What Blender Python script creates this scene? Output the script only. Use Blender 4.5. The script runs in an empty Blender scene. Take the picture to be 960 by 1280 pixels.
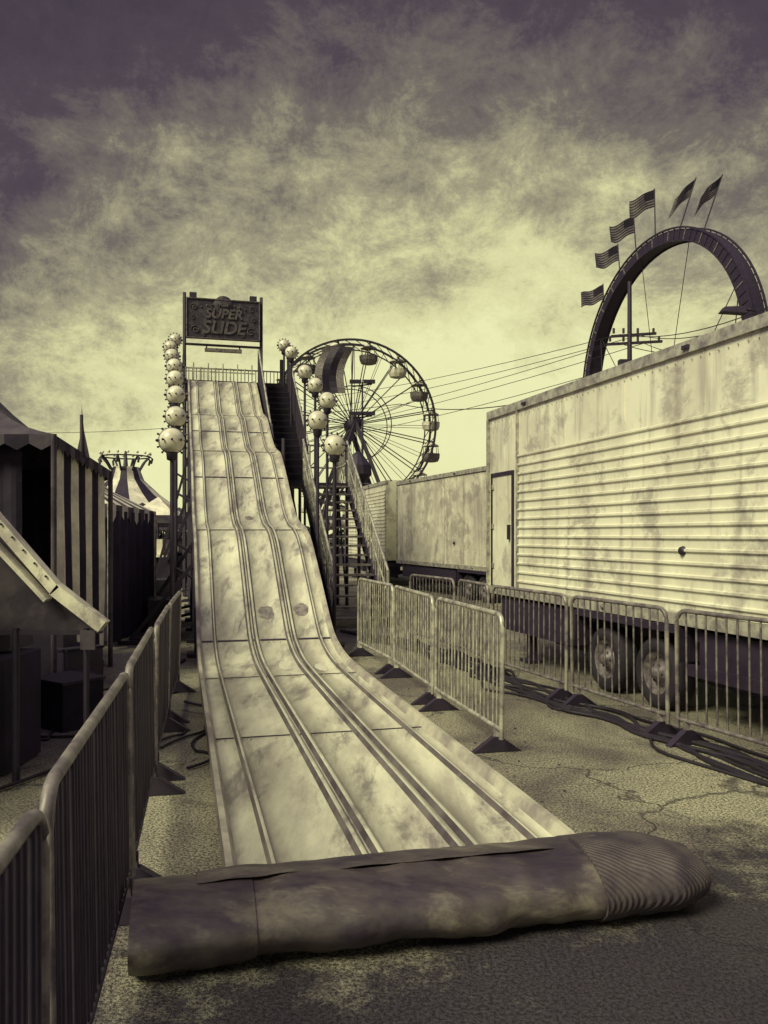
import bpy, math, random
from mathutils import Vector, Matrix, noise
random.seed(7)
F=1020.0; CH=1.7
def P(px,py,d): return Vector(((px-480)/F*d, d, CH+(668-py)/F*d))
scene=bpy.context.scene

# ------------------------------------------------------------ materials
def mat(name,c1,c2=None,scale=2.0,rough=0.7,metal=0.0,bump=0.0,bscale=40,grime=None,gscale=1.5,gamt=0.5,stretch=(1,1,1),rvar=0.0,gpos=.5,gw=.10,streak=0.0):
    m=bpy.data.materials.new(name); m.use_nodes=True
    nt=m.node_tree; N=nt.nodes; L=nt.links; b=N["Principled BSDF"]
    b.inputs["Roughness"].default_value=rough; b.inputs["Metallic"].default_value=metal
    c2=c2 or tuple(x*0.7 for x in c1)
    tc=N.new("ShaderNodeTexCoord"); mp=N.new("ShaderNodeMapping"); mp.inputs["Scale"].default_value=stretch
    L.new(tc.outputs["Object"],mp.inputs[0])
    n=N.new("ShaderNodeTexNoise"); n.inputs["Scale"].default_value=scale; n.inputs["Detail"].default_value=5; n.inputs["Roughness"].default_value=0.65
    L.new(mp.outputs[0],n.inputs["Vector"])
    r=N.new("ShaderNodeValToRGB"); r.color_ramp.elements[0].position=0.38; r.color_ramp.elements[1].position=0.62
    r.color_ramp.elements[0].color=(*c2,1); r.color_ramp.elements[1].color=(*c1,1)
    L.new(n.outputs[0],r.inputs[0]); out=r.outputs[0]
    if grime:
        n2=N.new("ShaderNodeTexNoise"); n2.inputs["Scale"].default_value=gscale; n2.inputs["Detail"].default_value=8; n2.inputs["Roughness"].default_value=0.72
        n2.inputs["Distortion"].default_value=0.35
        L.new(mp.outputs[0],n2.inputs["Vector"])
        r2=N.new("ShaderNodeValToRGB"); r2.color_ramp.elements[0].position=gpos; r2.color_ramp.elements[1].position=gpos+gw
        r2.color_ramp.elements[0].color=(0,0,0,1); r2.color_ramp.elements[1].color=(gamt,)*3+(1,)
        L.new(n2.outputs[0],r2.inputs[0])
        mx=N.new("ShaderNodeMixRGB"); L.new(r2.outputs[0],mx.inputs[0]); L.new(out,mx.inputs[1]); mx.inputs[2].default_value=(*grime,1)
        out=mx.outputs[0]
        if rvar:
            ma=N.new("ShaderNodeMath"); ma.operation='MULTIPLY_ADD'; L.new(r2.outputs[0],ma.inputs[0]); ma.inputs[1].default_value=rvar; ma.inputs[2].default_value=rough
            L.new(ma.outputs[0],b.inputs["Roughness"])
        if streak: # rain-streaks running down from the top rail
            m3=N.new("ShaderNodeMapping"); m3.inputs["Scale"].default_value=(7,7,.55); L.new(tc.outputs["Object"],m3.inputs[0])
            n4=N.new("ShaderNodeTexNoise"); n4.inputs["Scale"].default_value=1.0; n4.inputs["Detail"].default_value=6; L.new(m3.outputs[0],n4.inputs["Vector"])
            r4=N.new("ShaderNodeValToRGB"); r4.color_ramp.elements[0].position=.54; r4.color_ramp.elements[1].position=.68
            r4.color_ramp.elements[0].color=(0,0,0,1); r4.color_ramp.elements[1].color=(streak,)*3+(1,); L.new(n4.outputs[0],r4.inputs[0])
            mx2=N.new("ShaderNodeMixRGB"); L.new(r4.outputs[0],mx2.inputs[0]); L.new(out,mx2.inputs[1]); mx2.inputs[2].default_value=(*grime,1); out=mx2.outputs[0]
    L.new(out,b.inputs["Base Color"])
    if bump:
        n3=N.new("ShaderNodeTexNoise"); n3.inputs["Scale"].default_value=bscale; n3.inputs["Detail"].default_value=3
        L.new(mp.outputs[0],n3.inputs["Vector"])
        bp=N.new("ShaderNodeBump"); bp.inputs["Strength"].default_value=bump; bp.inputs["Distance"].default_value=0.02
        L.new(n3.outputs[0],bp.inputs["Height"]); L.new(bp.outputs[0],b.inputs["Normal"])
    return m
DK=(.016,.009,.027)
M={}
M['bed']=mat("slide_fibreglass",(.64,.62,.48),(.40,.37,.31),scale=2.2,rough=.20,grime=(.10,.078,.095),gscale=1.9,gamt=.72,bump=.22,bscale=4,stretch=(1.7,.42,1),rvar=.25,gpos=.52,gw=.12)
M['ridge']=mat("slide_ridge",(.15,.13,.135),(.065,.05,.065),scale=3,rough=.4)
M['lip']=mat("slide_lip",(.50,.47,.38),(.25,.22,.21),scale=3,rough=.4)
M['seam']=mat("slide_seam",(.05,.035,.055),(.03,.02,.038),scale=3,rough=.6)
M['skirt']=mat("slide_skirt",(.24,.215,.21),(.13,.105,.125),scale=2,rough=.5)
M['wear']=mat("worn_patch",(.30,.27,.24),(.13,.105,.12),scale=14,rough=.5)
M['wearl']=mat("polished_patch",(.70,.68,.54),(.46,.43,.36),scale=12,rough=.3)
M['steel']=mat("galvanised_steel",(.56,.54,.44),(.24,.21,.22),scale=9,rough=.45,metal=.4)
M['oldsteel']=mat("weathered_steel",(.040,.028,.048),(.020,.013,.030),scale=5,rough=.7)
M['toprail']=mat("worn_top_rail",(.30,.27,.24),(.10,.08,.10),scale=7,rough=.5,metal=.2)
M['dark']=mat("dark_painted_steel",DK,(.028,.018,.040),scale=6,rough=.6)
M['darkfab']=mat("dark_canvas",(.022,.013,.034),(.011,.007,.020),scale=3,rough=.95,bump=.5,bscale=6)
M['midfab']=mat("grey_canvas",(.085,.068,.085),(.040,.029,.050),scale=2.5,rough=.9,bump=.5,bscale=5,grime=(.02,.012,.03),gamt=.7)
M['litefab']=mat("white_canvas",(.74,.70,.56),(.46,.42,.37),scale=3,rough=.85,bump=.3,bscale=5)
M['white']=mat("white_paint",(.74,.71,.57),(.42,.38,.34),scale=4,rough=.5,grime=(.16,.13,.15),gamt=.7,gscale=3)
M['globe']=mat("globe_plastic",(.74,.71,.56),(.50,.46,.39),scale=6,rough=.3)
M['trailer']=mat("trailer_aluminium",(.80,.78,.62),(.64,.61,.49),scale=1.4,rough=.42,metal=.1,grime=(.22,.185,.19),gscale=1.7,gamt=.62,bump=.12,bscale=3,rvar=.2,gpos=.52,gw=.11,streak=.42)
M['trailer2']=mat("trailer_panel",(.66,.63,.50),(.42,.38,.33),scale=1.3,rough=.5,grime=(.17,.14,.155),gscale=1.4,gamt=.6,streak=.4)
M['tyre']=mat("tyre_rubber",(.020,.014,.026),(.012,.009,.018),rough=.85,bump=.3)
M['rim']=mat("wheel_rim",(.24,.21,.205),(.08,.062,.08),scale=12,rough=.5,metal=.3)
M['mat']=mat("vinyl_mat",(.085,.068,.070),(.030,.020,.036),scale=3.4,rough=.50,grime=(.26,.23,.18),gscale=3.4,gamt=.42,bump=.55,bscale=8,stretch=(.7,1.6,1),rvar=.1,gpos=.53,gw=.12)
M['cable']=mat("cable_rubber",(.016,.010,.022),rough=.6)
M['foliage']=mat("foliage",(.05,.045,.05),(.02,.016,.026),scale=1,rough=.9)
M['sign']=mat("sign_board",(.030,.019,.042),(.013,.008,.022),scale=5,rough=.6,grime=(.12,.095,.11),gscale=6,gamt=.4)
M['letter']=mat("sign_lettering",(.115,.095,.105),(.04,.028,.045),scale=8,rough=.7)
def ribbed():
    m=mat("ribbed_rubber",(.085,.067,.072),(.035,.024,.042),scale=5,rough=.62)
    nt=m.node_tree;N=nt.nodes;L=nt.links
    tc=N.new("ShaderNodeTexCoord"); w=N.new("ShaderNodeTexWave"); w.inputs["Scale"].default_value=15; w.inputs["Distortion"].default_value=1.6
    w.bands_direction='X'; w.inputs["Detail"].default_value=2
    mp=N.new("ShaderNodeMapping"); mp.inputs["Rotation"].default_value=(0,0,math.radians(-70))
    L.new(tc.outputs["Object"],mp.inputs[0]); L.new(mp.outputs[0],w.inputs["Vector"])
    bp=N.new("ShaderNodeBump"); bp.inputs["Strength"].default_value=.5; bp.inputs["Distance"].default_value=.012
    L.new(w.outputs[1],bp.inputs["Height"]); L.new(bp.outputs[0],N["Principled BSDF"].inputs["Normal"])
    return m
M['rib']=ribbed()

# ------------------------------------------------------------ mesh builder
class MB:
    def __init__(s): s.v=[];s.f=[];s.m=[];s.sm=[]
    def add(s,vs,fs,m=0,smooth=False):
        o=len(s.v); s.v+= [Vector(p) for p in vs]
        for f in fs: s.f.append([i+o for i in f]); s.m.append(m); s.sm.append(smooth)
    def box(s,c,size,m=0,rz=0.0):
        c=Vector(c); a,b,h=[x/2 for x in size]; R=Matrix.Rotation(rz,3,'Z')
        vs=[c+R@Vector((x*a,y*b,z*h)) for z in(-1,1) for y in(-1,1) for x in(-1,1)]
        s.add(vs,[(0,2,3,1),(4,5,7,6),(0,1,5,4),(2,6,7,3),(0,4,6,2),(1,3,7,5)],m)
    def beam(s,p,q,w,h=None,m=0,up=(0,0,1)):
        h=h or w; p=Vector(p);q=Vector(q);d=(q-p).normalized();u=Vector(up)
        if abs(d.dot(u))>.98:u=Vector((0.3,1,0)).normalized()
        a=d.cross(u).normalized();b=a.cross(d)
        vs=[]
        for e in(p,q):
            for x,y in((-1,-1),(1,-1),(1,1),(-1,1)): vs.append(e+a*x*w/2+b*y*h/2)
        s.add(vs,[(0,3,2,1),(4,5,6,7),(0,1,5,4),(1,2,6,5),(2,3,7,6),(3,0,4,7)],m)
    def tube(s,p,q,r,m=0,n=8,r2=None):
        p=Vector(p);q=Vector(q);r2=r if r2 is None else r2;d=(q-p).normalized();u=Vector((0,0,1))
        if abs(d.z)>.95:u=Vector((1,0,0))
        a=d.cross(u).normalized();b=a.cross(d);vs=[]
        for e,rr in((p,r),(q,r2)):
            for i in range(n):
                t=2*math.pi*i/n; vs.append(e+a*math.cos(t)*rr+b*math.sin(t)*rr)
        s.add(vs,[(i,(i+1)%n,n+(i+1)%n,n+i) for i in range(n)],m,True)
        s.add(vs[:n],[tuple(range(n))[::-1]],m); s.add(vs[n:],[tuple(range(n))],m)
    def path(s,pts,r,m=0,n=6):
        pts=[Vector(p) for p in pts]; vs=[];K=len(pts)
        for k,p in enumerate(pts):
            d=(pts[min(k+1,K-1)]-pts[max(k-1,0)]).normalized();u=Vector((0,0,1))
            if abs(d.z)>.95:u=Vector((1,0,0))
            a=d.cross(u).normalized();b=a.cross(d)
            for i in range(n):
                t=2*math.pi*i/n; vs.append(p+a*math.cos(t)*r+b*math.sin(t)*r)
        fs=[(k*n+i,k*n+(i+1)%n,(k+1)*n+(i+1)%n,(k+1)*n+i) for k in range(K-1) for i in range(n)]
        s.add(vs,fs,m,True)
    def sph(s,c,r,m=0,nu=14,nv=9,sc=(1,1,1)):
        c=Vector(c);vs=[]
        for j in range(nv+1):
            ph=math.pi*j/nv
            for i in range(nu):
                t=2*math.pi*i/nu; vs.append(c+Vector((math.sin(ph)*math.cos(t)*sc[0],math.sin(ph)*math.sin(t)*sc[1],math.cos(ph)*sc[2]))*r)
        s.add(vs,[(j*nu+i,(j+1)*nu+i,(j+1)*nu+(i+1)%nu,j*nu+(i+1)%nu) for j in range(nv) for i in range(nu)],m,True)
    def lathe(s,c,ax,prof,m=0,n=24,smooth=True):
        c=Vector(c);ax=Vector(ax).normalized();u=Vector((0,0,1)) if abs(ax.z)<.9 else Vector((1,0,0))
        a=ax.cross(u).normalized();b=a.cross(ax);vs=[]
        for r,h in prof:
            for i in range(n):
                t=2*math.pi*i/n; vs.append(c+ax*h+(a*math.cos(t)+b*math.sin(t))*r)
        s.add(vs,[(k*n+i,k*n+(i+1)%n,(k+1)*n+(i+1)%n,(k+1)*n+i) for k in range(len(prof)-1) for i in range(n)],m,smooth)
    def quad(s,a,b,c,d,m=0): s.add([a,b,c,d],[(0,1,2,3)],m)
    def finish(s,name,mats,parent=None):
        if parent: o=parent.location.copy()
        else:
            xs=[p.x for p in s.v];ys=[p.y for p in s.v];zs=[p.z for p in s.v]
            o=Vector(((min(xs)+max(xs))/2,(min(ys)+max(ys))/2,min(zs)))
        me=bpy.data.meshes.new(name); me.from_pydata([tuple(p-o) for p in s.v],[],s.f)
        for mm in mats: me.materials.append(M[mm] if isinstance(mm,str) else mm)
        me.polygons.foreach_set("material_index",s.m); me.polygons.foreach_set("use_smooth",s.sm); me.update()
        ob=bpy.data.objects.new(name,me); scene.collection.objects.link(ob)
        if parent: ob.parent=parent
        else: ob.location=o
        return ob
def empty(name,loc):
    e=bpy.data.objects.new(name,None); e.location=loc; e.empty_display_size=.2; scene.collection.objects.link(e); return e

# ------------------------------------------------------------ ground
def ground():
    m=bpy.data.materials.new("asphalt"); m.use_nodes=True; nt=m.node_tree;N=nt.nodes;L=nt.links;b=N["Principled BSDF"]
    tc=N.new("ShaderNodeTexCoord"); 
    def noi(sc,det=5,dist=0,ro=.6):
        n=N.new("ShaderNodeTexNoise"); n.inputs["Scale"].default_value=sc;n.inputs["Detail"].default_value=det;n.inputs["Distortion"].default_value=dist;n.inputs["Roughness"].default_value=ro
        L.new(tc.outputs["Object"],n.inputs["Vector"]);return n
    def ramp(src,p0,c0,p1,c1):
        r=N.new("ShaderNodeValToRGB");e=r.color_ramp.elements;e[0].position=p0;e[0].color=(*c0,1);e[1].position=p1;e[1].color=(*c1,1);L.new(src,r.inputs[0]);return r
    def mix(t,f,a,bb):
        x=N.new("ShaderNodeMixRGB");x.blend_type=t
        for i,k in enumerate((f,a,bb)):
            if hasattr(k,'links'): L.new(k,x.inputs[i])
            elif isinstance(k,(int,float)): x.inputs[i].default_value=k
            else: x.inputs[i].default_value=(*k,1)
        return x.outputs[0]
    big=ramp(noi(.6,7,.6).outputs[0],.38,(.12,.10,.10),.60,(.31,.29,.225))
    spn=noi(60,2,0,.9)
    sp=ramp(spn.outputs[0],.40,(.08,.06,.10),.58,(1.6,1.6,1.45))
    col=mix('MULTIPLY',.88,big.outputs[0],sp.outputs[0])
    sx=N.new("ShaderNodeSeparateXYZ");L.new(tc.outputs["Object"],sx.inputs[0])
    def mth(op,a,bb=None,c=None):
        x=N.new("ShaderNodeMath");x.operation=op
        for i,k in enumerate((a,bb,c)):
            if k is None: continue
            if hasattr(k,'links'): L.new(k,x.inputs[i])
            else: x.inputs[i].default_value=k
        return x.outputs[0]
    # vignette darkening painted into the asphalt: near strip and left midway, ragged edge
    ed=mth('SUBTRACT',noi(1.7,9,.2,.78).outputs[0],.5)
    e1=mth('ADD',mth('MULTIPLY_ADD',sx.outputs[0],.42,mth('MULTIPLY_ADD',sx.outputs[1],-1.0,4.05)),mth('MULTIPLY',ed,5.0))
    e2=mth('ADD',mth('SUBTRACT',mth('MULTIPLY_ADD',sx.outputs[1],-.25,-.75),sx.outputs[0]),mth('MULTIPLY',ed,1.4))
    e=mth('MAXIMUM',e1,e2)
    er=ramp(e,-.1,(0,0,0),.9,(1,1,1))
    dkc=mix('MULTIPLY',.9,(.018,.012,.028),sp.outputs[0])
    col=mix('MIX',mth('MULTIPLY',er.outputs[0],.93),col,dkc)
    v=N.new("ShaderNodeTexVoronoi");v.feature='DISTANCE_TO_EDGE';v.inputs["Scale"].default_value=.42
    wn=noi(1.6,5);wa=N.new("ShaderNodeVectorMath");wa.operation='MULTIPLY_ADD';L.new(wn.outputs[1],wa.inputs[0]);wa.inputs[1].default_value=(.9,.9,0);L.new(tc.outputs["Object"],wa.inputs[2]);L.new(wa.outputs[0],v.inputs["Vector"])
    cr=ramp(v.outputs[0],.001,(0,0,0),.007,(1,1,1))
    col=mix('MIX',mth('MULTIPLY',mth('SUBTRACT',1,cr.outputs[0]),.8),col,(.016,.010,.022))
    st=ramp(noi(2.2,8,.5,.75).outputs[0],.56,(0,0,0),.66,(1,1,1))
    col=mix('MIX',mth('MULTIPLY',st.outputs[0],.6),col,(.035,.024,.038))
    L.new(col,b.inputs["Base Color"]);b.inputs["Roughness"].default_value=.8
    bp=N.new("ShaderNodeBump");bp.inputs["Strength"].default_value=.9;bp.inputs["Distance"].default_value=.014
    h=mth('ADD',spn.outputs[0],mth('MULTIPLY',cr.outputs[0],.8));L.new(h,bp.inputs["Height"]);L.new(bp.outputs[0],b.inputs["Normal"])
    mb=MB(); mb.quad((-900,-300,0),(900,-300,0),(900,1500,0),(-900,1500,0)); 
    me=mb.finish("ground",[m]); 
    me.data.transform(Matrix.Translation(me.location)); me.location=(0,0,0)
ground()

# ------------------------------------------------------------ slide
ang=math.radians(14.05); U=Vector((-math.sin(ang),math.cos(ang),0)); R=Vector((math.cos(ang),math.sin(ang),0)); O=Vector((-.745,4.0,0))
def S(s,o,z): return O+U*s+R*o+Vector((0,0,z))
W=1.76
prof=[(-.25,.03),(0,.05),(2.5,.07),(4.9,.09),(5.9,.12),(6.5,.20),(7.0,.36),(8.0,1.0),(8.9,1.56),(9.5,1.76),(10.2,1.87),(10.9,2.12),(12.0,2.80),(12.9,3.30),(13.5,3.45),(14.1,3.60),(14.9,4.0),(15.6,4.40),(16.2,4.58),(16.8,4.75),(18.1,5.55),(18.7,5.86),(19.1,5.95)]
def zp(s):
    for i in range(len(prof)-1):
        if s<=prof[i+1][0]:
            break
    p0=prof[max(i-1,0)];p1=prof[i];p2=prof[i+1];p3=prof[min(i+2,len(prof)-1)]
    h=p2[0]-p1[0];t=(s-p1[0])/h
    m1=(p2[1]-p0[1])/(p2[0]-p0[0]) ;m2=(p3[1]-p1[1])/(p3[0]-p1[0])
    return (2*t**3-3*t*t+1)*p1[1]+(t**3-2*t*t+t)*h*m1+(-2*t**3+3*t*t)*p2[1]+(t**3-t*t)*h*m2
slide=empty("carnival_slide",S(9,.9,0))
mb=MB()
cs=[(-.035,-.30),(-.035,.065),(.0,.065),(.03,.0)]
for c,w in((.20,.02),(.66,.028),(.745,.028),(1.17,.028),(1.255,.028),(1.60,.02)):
    cs+=[(c-w*1.2,0),(c-w*.5,.036),(c+w*.5,.036),(c+w*1.2,0)]
cs+=[(W-.03,0),(W,.065),(W+.035,.065),(W+.035,-.30)]
NS=190; n=len(cs); vs=[]
for k in range(NS+1):
    s=-.25+(19.35*k/NS); z=zp(s)
    for i,(o,dz) in enumerate(cs):
        zz=z+dz
        if dz<0: zz=max(.004,z+dz)
        vs.append(S(s,o,zz))
base=len(mb.v); mb.v+=vs
for i in range(n-1):
    if cs[i][1]<0 or cs[i+1][1]<0: mi=2
    elif i in(1,2,n-3,n-4): mi=3
    elif cs[i][1]>0 or cs[i+1][1]>0: mi=0 if (cs[i][1]>0 and cs[i+1][1]>0) else 1
    else: mi=0
    for k in range(NS): mb.f.append([k*n+i,k*n+i+1,(k+1)*n+i+1,(k+1)*n+i]);mb.m.append(mi);mb.sm.append(mi==0)
mb.finish("slide_bed",['bed','ridge','skirt','lip'],slide)
mb=MB()
for s in (2.55,5.2,6.85,9.55,12.0,13.55,15.0,16.4):
    z=zp(s)
    slope=(zp(s+.05)-zp(s-.05))/.1
    t=(U+Vector((0,0,slope))).normalized()
    for (a,b) in((.03,.17),(.23,.62),(.70,.71),(.79,1.13),(1.3,1.57),(1.63,1.73)):
        mb.beam(S(s,a,z+.002),S(s,b,z+.002),.045 if s>6 else .016,.010,0,up=t.cross(R))
    for o in (.1,.3,.5,.9,1.05,1.35,1.5,1.68):
        mb.sph(S(s-.07,o,zp(s-.07)+.003),.009,1,6,4)
mb.finish("joint_seams",['seam','steel'],slide)
mb=MB()
def patch(s,o,a,b,m,seed):
    K=28;c=S(s,o,zp(s)+.003);vs=[c]
    for ring in(.5,1):
        for k in range(K):
            t=2*math.pi*k/K;rr=ring*(1+.22*noise.noise(Vector((math.cos(t)*2.2,math.sin(t)*2.2,seed)))+.10*noise.noise(Vector((math.cos(t)*6,math.sin(t)*6,seed))))
            ss=s+math.sin(t)*b*rr; vs.append(S(ss,o+math.cos(t)*a*rr,zp(ss)+.003))
    mb.add(vs,[(0,1+k,1+(k+1)%K) for k in range(K)]+[(1+k,1+K+k,1+K+(k+1)%K,1+(k+1)%K) for k in range(K)],m,True)
for s,o,a,b,m,sd in((7.4,.93,.11,.13,0,1.3),(7.45,1.42,.10,.12,0,2.3),(5.75,.98,.08,.26,1,3.3),(5.6,1.40,.07,.22,1,4.3),(10.6,.95,.08,.10,0,5.3)): patch(s,o,a,b,m,sd)
mb.finish("landing_wear",['wear','wearl'],slide)
mb=MB()
sl=[7.6,9.2,10.8,12.4,14.0,15.6,17.2,18.9]
for i,s in enumerate(sl):
    z=zp(s)-.06
    for o in(.0,W): mb.beam(S(s,o,0),S(s,o,z),.08,.08,0)
    mb.beam(S(s,-.05,z-.08),S(s,W+.05,z-.08),.1,.1,0)
    mb.beam(S(s,0,.15),S(s,W,z*.5),.04,.04,0)
    if z>2.2: mb.beam(S(s,0,z*.5),S(s,W,z*.5),.06,.06,0)
    for o in (0,W): mb.box(S(s,o,.03),(.3,.3,.05),0,ang)
    if i<len(sl)-1:
        s2=sl[i+1];z2=zp(s2)-.1
        for o in(.0,W):
            mb.beam(S(s,o,z-.12),S(s2,o,z2-.12),.1,.14,0)
            mb.beam(S(s,o,.2),S(s2,o,z2-.35),.04,.04,0)
            if z>1: mb.beam(S(s,o,z-.2),S(s2,o,.25),.04,.04,0)
            mb.beam(S(s,o,.12),S(s2,o,.12),.06,.06,0)
for s in(9.2,10.8,12.4,14.0,17.2):
    mb.beam(S(s,-.02,zp(s)*.75),S(s,-1.0,.05),.06,.06,0); mb.box(S(s,-1.0,.04),(.35,.35,.06),0,ang); mb.beam(S(s,-.02,.3),S(s,-1.0,.1),.05,.05,0)
mb.box(S(15.5,.88,.62),(1.4,7.2,.22),0,ang)
mb.box(S(10.0,-.50,.33),(.5,.8,.62),0,ang)
mb.box(S(12.0,-.45,.45),(.45,.7,.8),0,ang)
for s in(14.6,15.5):
    mb.lathe(S(s,.05,.42),-R,[(0.0,.0),(.2,.02),(.24,.0),(.41,.0),(.42,-.06),(.42,-.25),(.2,-.27),(0,-.27)],1,20)
mb.finish("support_frame",['dark','tyre'],slide)
mb=MB()
mb.box(S(19.75,1.3,5.90),(2.95,1.6,.10),0,ang)
for o in(-.12,2.72):
    for s in(19.0,20.5): mb.beam(S(s,o,0),S(s,o,6.95 if s>19.5 else 6.0),.08,.08,0)
mb.beam(S(19,-.12,0.3),S(19,2.72,5.8),.05,.05,0);mb.beam(S(20.5,2.72,0.3),S(20.5,-.12,5.8),.05,.05,0)
mb.beam(S(19,-.12,0.3),S(20.5,-.12,5.8),.05,.05,0)
for k in range(27):
    o=-.1+k*.108; mb.tube(S(20.5,o,5.95),S(20.5,o,6.58),.012,0,5)
mb.beam(S(20.5,-.12,6.58),S(20.5,2.72,6.58),.04,.04,1)
for k in range(10):
    o=-.08+k*.2; mb.tube(S(19.12,o,5.95),S(19.12,o,6.34+(.12 if k%2 else 0)),.018,1,5)
mb.beam(S(19.12,-.1,6.22),S(19.12,1.80,6.22),.03,.03,1)
def flight(s0,z0,s1,z1,oa,ob,nst,closed):
    for o in(oa,ob): mb.beam(S(s0,o,z0-.02),S(s1,o,z1-.02),.05,.26,0)
    for k in range(nst):
        t=(k+.5)/nst; ss=s0+(s1-s0)*t; zz=z0+(z1-z0)*t+.02
        mb.beam(S(ss,oa,zz),S(ss,ob,zz),.24,.035,0 if closed else 2)
        if closed: mb.beam(S(ss-.11,oa,zz-.10),S(ss-.11,ob,zz-.10),.01,.17,3)
    for o in(oa,ob):
        if closed:
            vs=[S(s0,o-.03,z0-.15),S(s1,o-.03,z1-.15),S(s1,o-.03,z1+.95),S(s0,o-.03,z0+.95),S(s0,o+.0,z0-.15),S(s1,o+.0,z1-.15),S(s1,o+.0,z1+.95),S(s0,o,z0+.95)]
            mb.add(vs,[(0,1,2,3),(7,6,5,4),(0,4,5,1),(2,6,7,3),(1,5,6,2),(0,3,7,4)],3)
        mb.tube(S(s0,o,z0+.98),S(s1,o,z1+.98),.026,1,8)
        if not closed: mb.tube(S(s0,o,z0+.55),S(s1,o,z1+.55),.018,1,6)
        N_=int((s1-s0)/.14)
        for k in range(N_+1):
            t=k/N_
            if closed and k%5: continue
            mb.tube(S(s0+(s1-s0)*t,o+(.03 if closed else 0),z0+(z1-z0)*t+.08),S(s0+(s1-s0)*t,o+(.03 if closed else 0),z0+(z1-z0)*t+.98),.010 if k%5 else .024,1,5)
flight(10.4,.05,14.2,2.85,2.45,3.45,15,False)
mb.box(S(14.75,2.65,2.83),(1.7,1.2,.08),0,ang)
for o,s in((1.85,15.3),(3.45,15.3),(3.45,14.2),(2.0,14.2)):
    mb.beam(S(s,o,0),S(s,o,3.85),.06,.06,0)
for za in (3.3,3.83):
    mb.tube(S(14.2,3.45,za),S(15.3,3.45,za),.025,1,6); mb.tube(S(15.3,3.45,za),S(15.3,2.75,za),.025,1,6)
for k in range(8): mb.tube(S(14.2+.15*k,3.45,2.9),S(14.2+.15*k,3.45,3.83),.01,1,5)
flight(15.2,2.85,19.0,5.9,1.9,2.72,16,True)
for s,z in((11.6,.9),(12.9,1.85),(16.5,3.8),(17.8,4.85)):
    for o in((2.45,3.45) if s<14 else(1.95,2.7)): mb.beam(S(s,o,0),S(s,o,z),.06,.06,0)
mb.beam(S(14.2,3.45,.1),S(15.3,3.45,2.7),.04,.04,0);mb.beam(S(15.3,1.9,.1),S(19,1.9,3.8),.05,.05,0);mb.beam(S(19,1.9,.3),S(15.3,1.9,2.5),.05,.05,0)
vs=[];K=26
for k in range(K+1):
    s=8.6+(15.4-8.6)*k/K; wv=.025*math.sin(k*1.9)
    vs+=[S(s,1.87+wv*2,.12),S(s,1.87+wv*.4,max(.2,zp(s)-.12))]
mb.add(vs,[(2*k,2*k+2,2*k+3,2*k+1) for k in range(K)],3,True)
mb.finish("stairs_and_platform",['dark','steel','rim','darkfab'],slide)
sg=MB(); s=19.95
for o in(-.12,2.06): sg.beam(S(s,o,5.9),S(s,o,8.62),.07,.07,0)
sg.beam(S(s,-.12,7.15),S(s,2.06,7.15),.06,.06,0)
c=S(s-.08,.97,7.88); sg.box(c,(2.1,.08,1.16),1,ang)
for z in(7.32,8.44): sg.beam(S(s-.135,-.06,z),S(s-.135,2.0,z),.03,.03,2)
for o in(-.06,2.0): sg.beam(S(s-.135,o,7.32),S(s-.135,o,8.44),.03,.03,2)
for o in (.12,1.82): sg.box(S(s-.08,o,8.53),(.20,.12,.15),0,ang)
for k in range(9): 
    t=-1+2*k/8; sg.sph(S(s-.14,.97+t*.62,8.30-.10*t*t),.025,2,8,5)
for sd in(-1,1):
    for (cx,cz,r0) in((.78,7.55,.13),(.82,8.2,.10),(.86,7.9,.08),(.55,7.42,.06),(.45,8.22,.06)):
        pts=[]
        for k in range(22):
            t=k/21*4.6*math.pi/1.6; rr=r0*(1-k/26); pts.append(S(s-.135,.97+sd*(cx+rr*math.cos(t)),cz+rr*math.sin(t)))
        sg.path(pts,.013,2,5)
sg.lathe(S(s-.125,.97,8.28),-U,[(.0,.015),(.26,.015),(.28,0)],1,20)
sg.box(S(s-.05,.97,7.0),(1.05,.10,.10),3,ang)
sg.beam(S(s,.5,7.0),S(s,.5,7.15),.03,.03,0);sg.beam(S(s,1.44,7.0),S(s,1.44,7.15),.03,.03,0)
sg.finish("slide_sign",['dark','sign','letter','rim'],slide)
def text(body,loc,size,ext=.012,shear=0):
    cu=bpy.data.curves.new("lettering","FONT");cu.body=body;cu.size=size;cu.align_x='CENTER';cu.align_y='CENTER';cu.extrude=ext;cu.offset=.012;cu.shear=shear
    cu.materials.append(M['letter'])
    o=bpy.data.objects.new("sign_lettering",cu);scene.collection.objects.link(o);o.parent=slide;o.location=loc-slide.location;o.rotation_euler=(math.radians(90),0,ang);return o
text("SUPER",S(s-.14,.97,8.02),.38,shear=.2); text("SLIDE",S(s-.14,.97,7.62),.50,shear=.2); text("FUN",S(s-.155,.97,8.29),.13)

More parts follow.
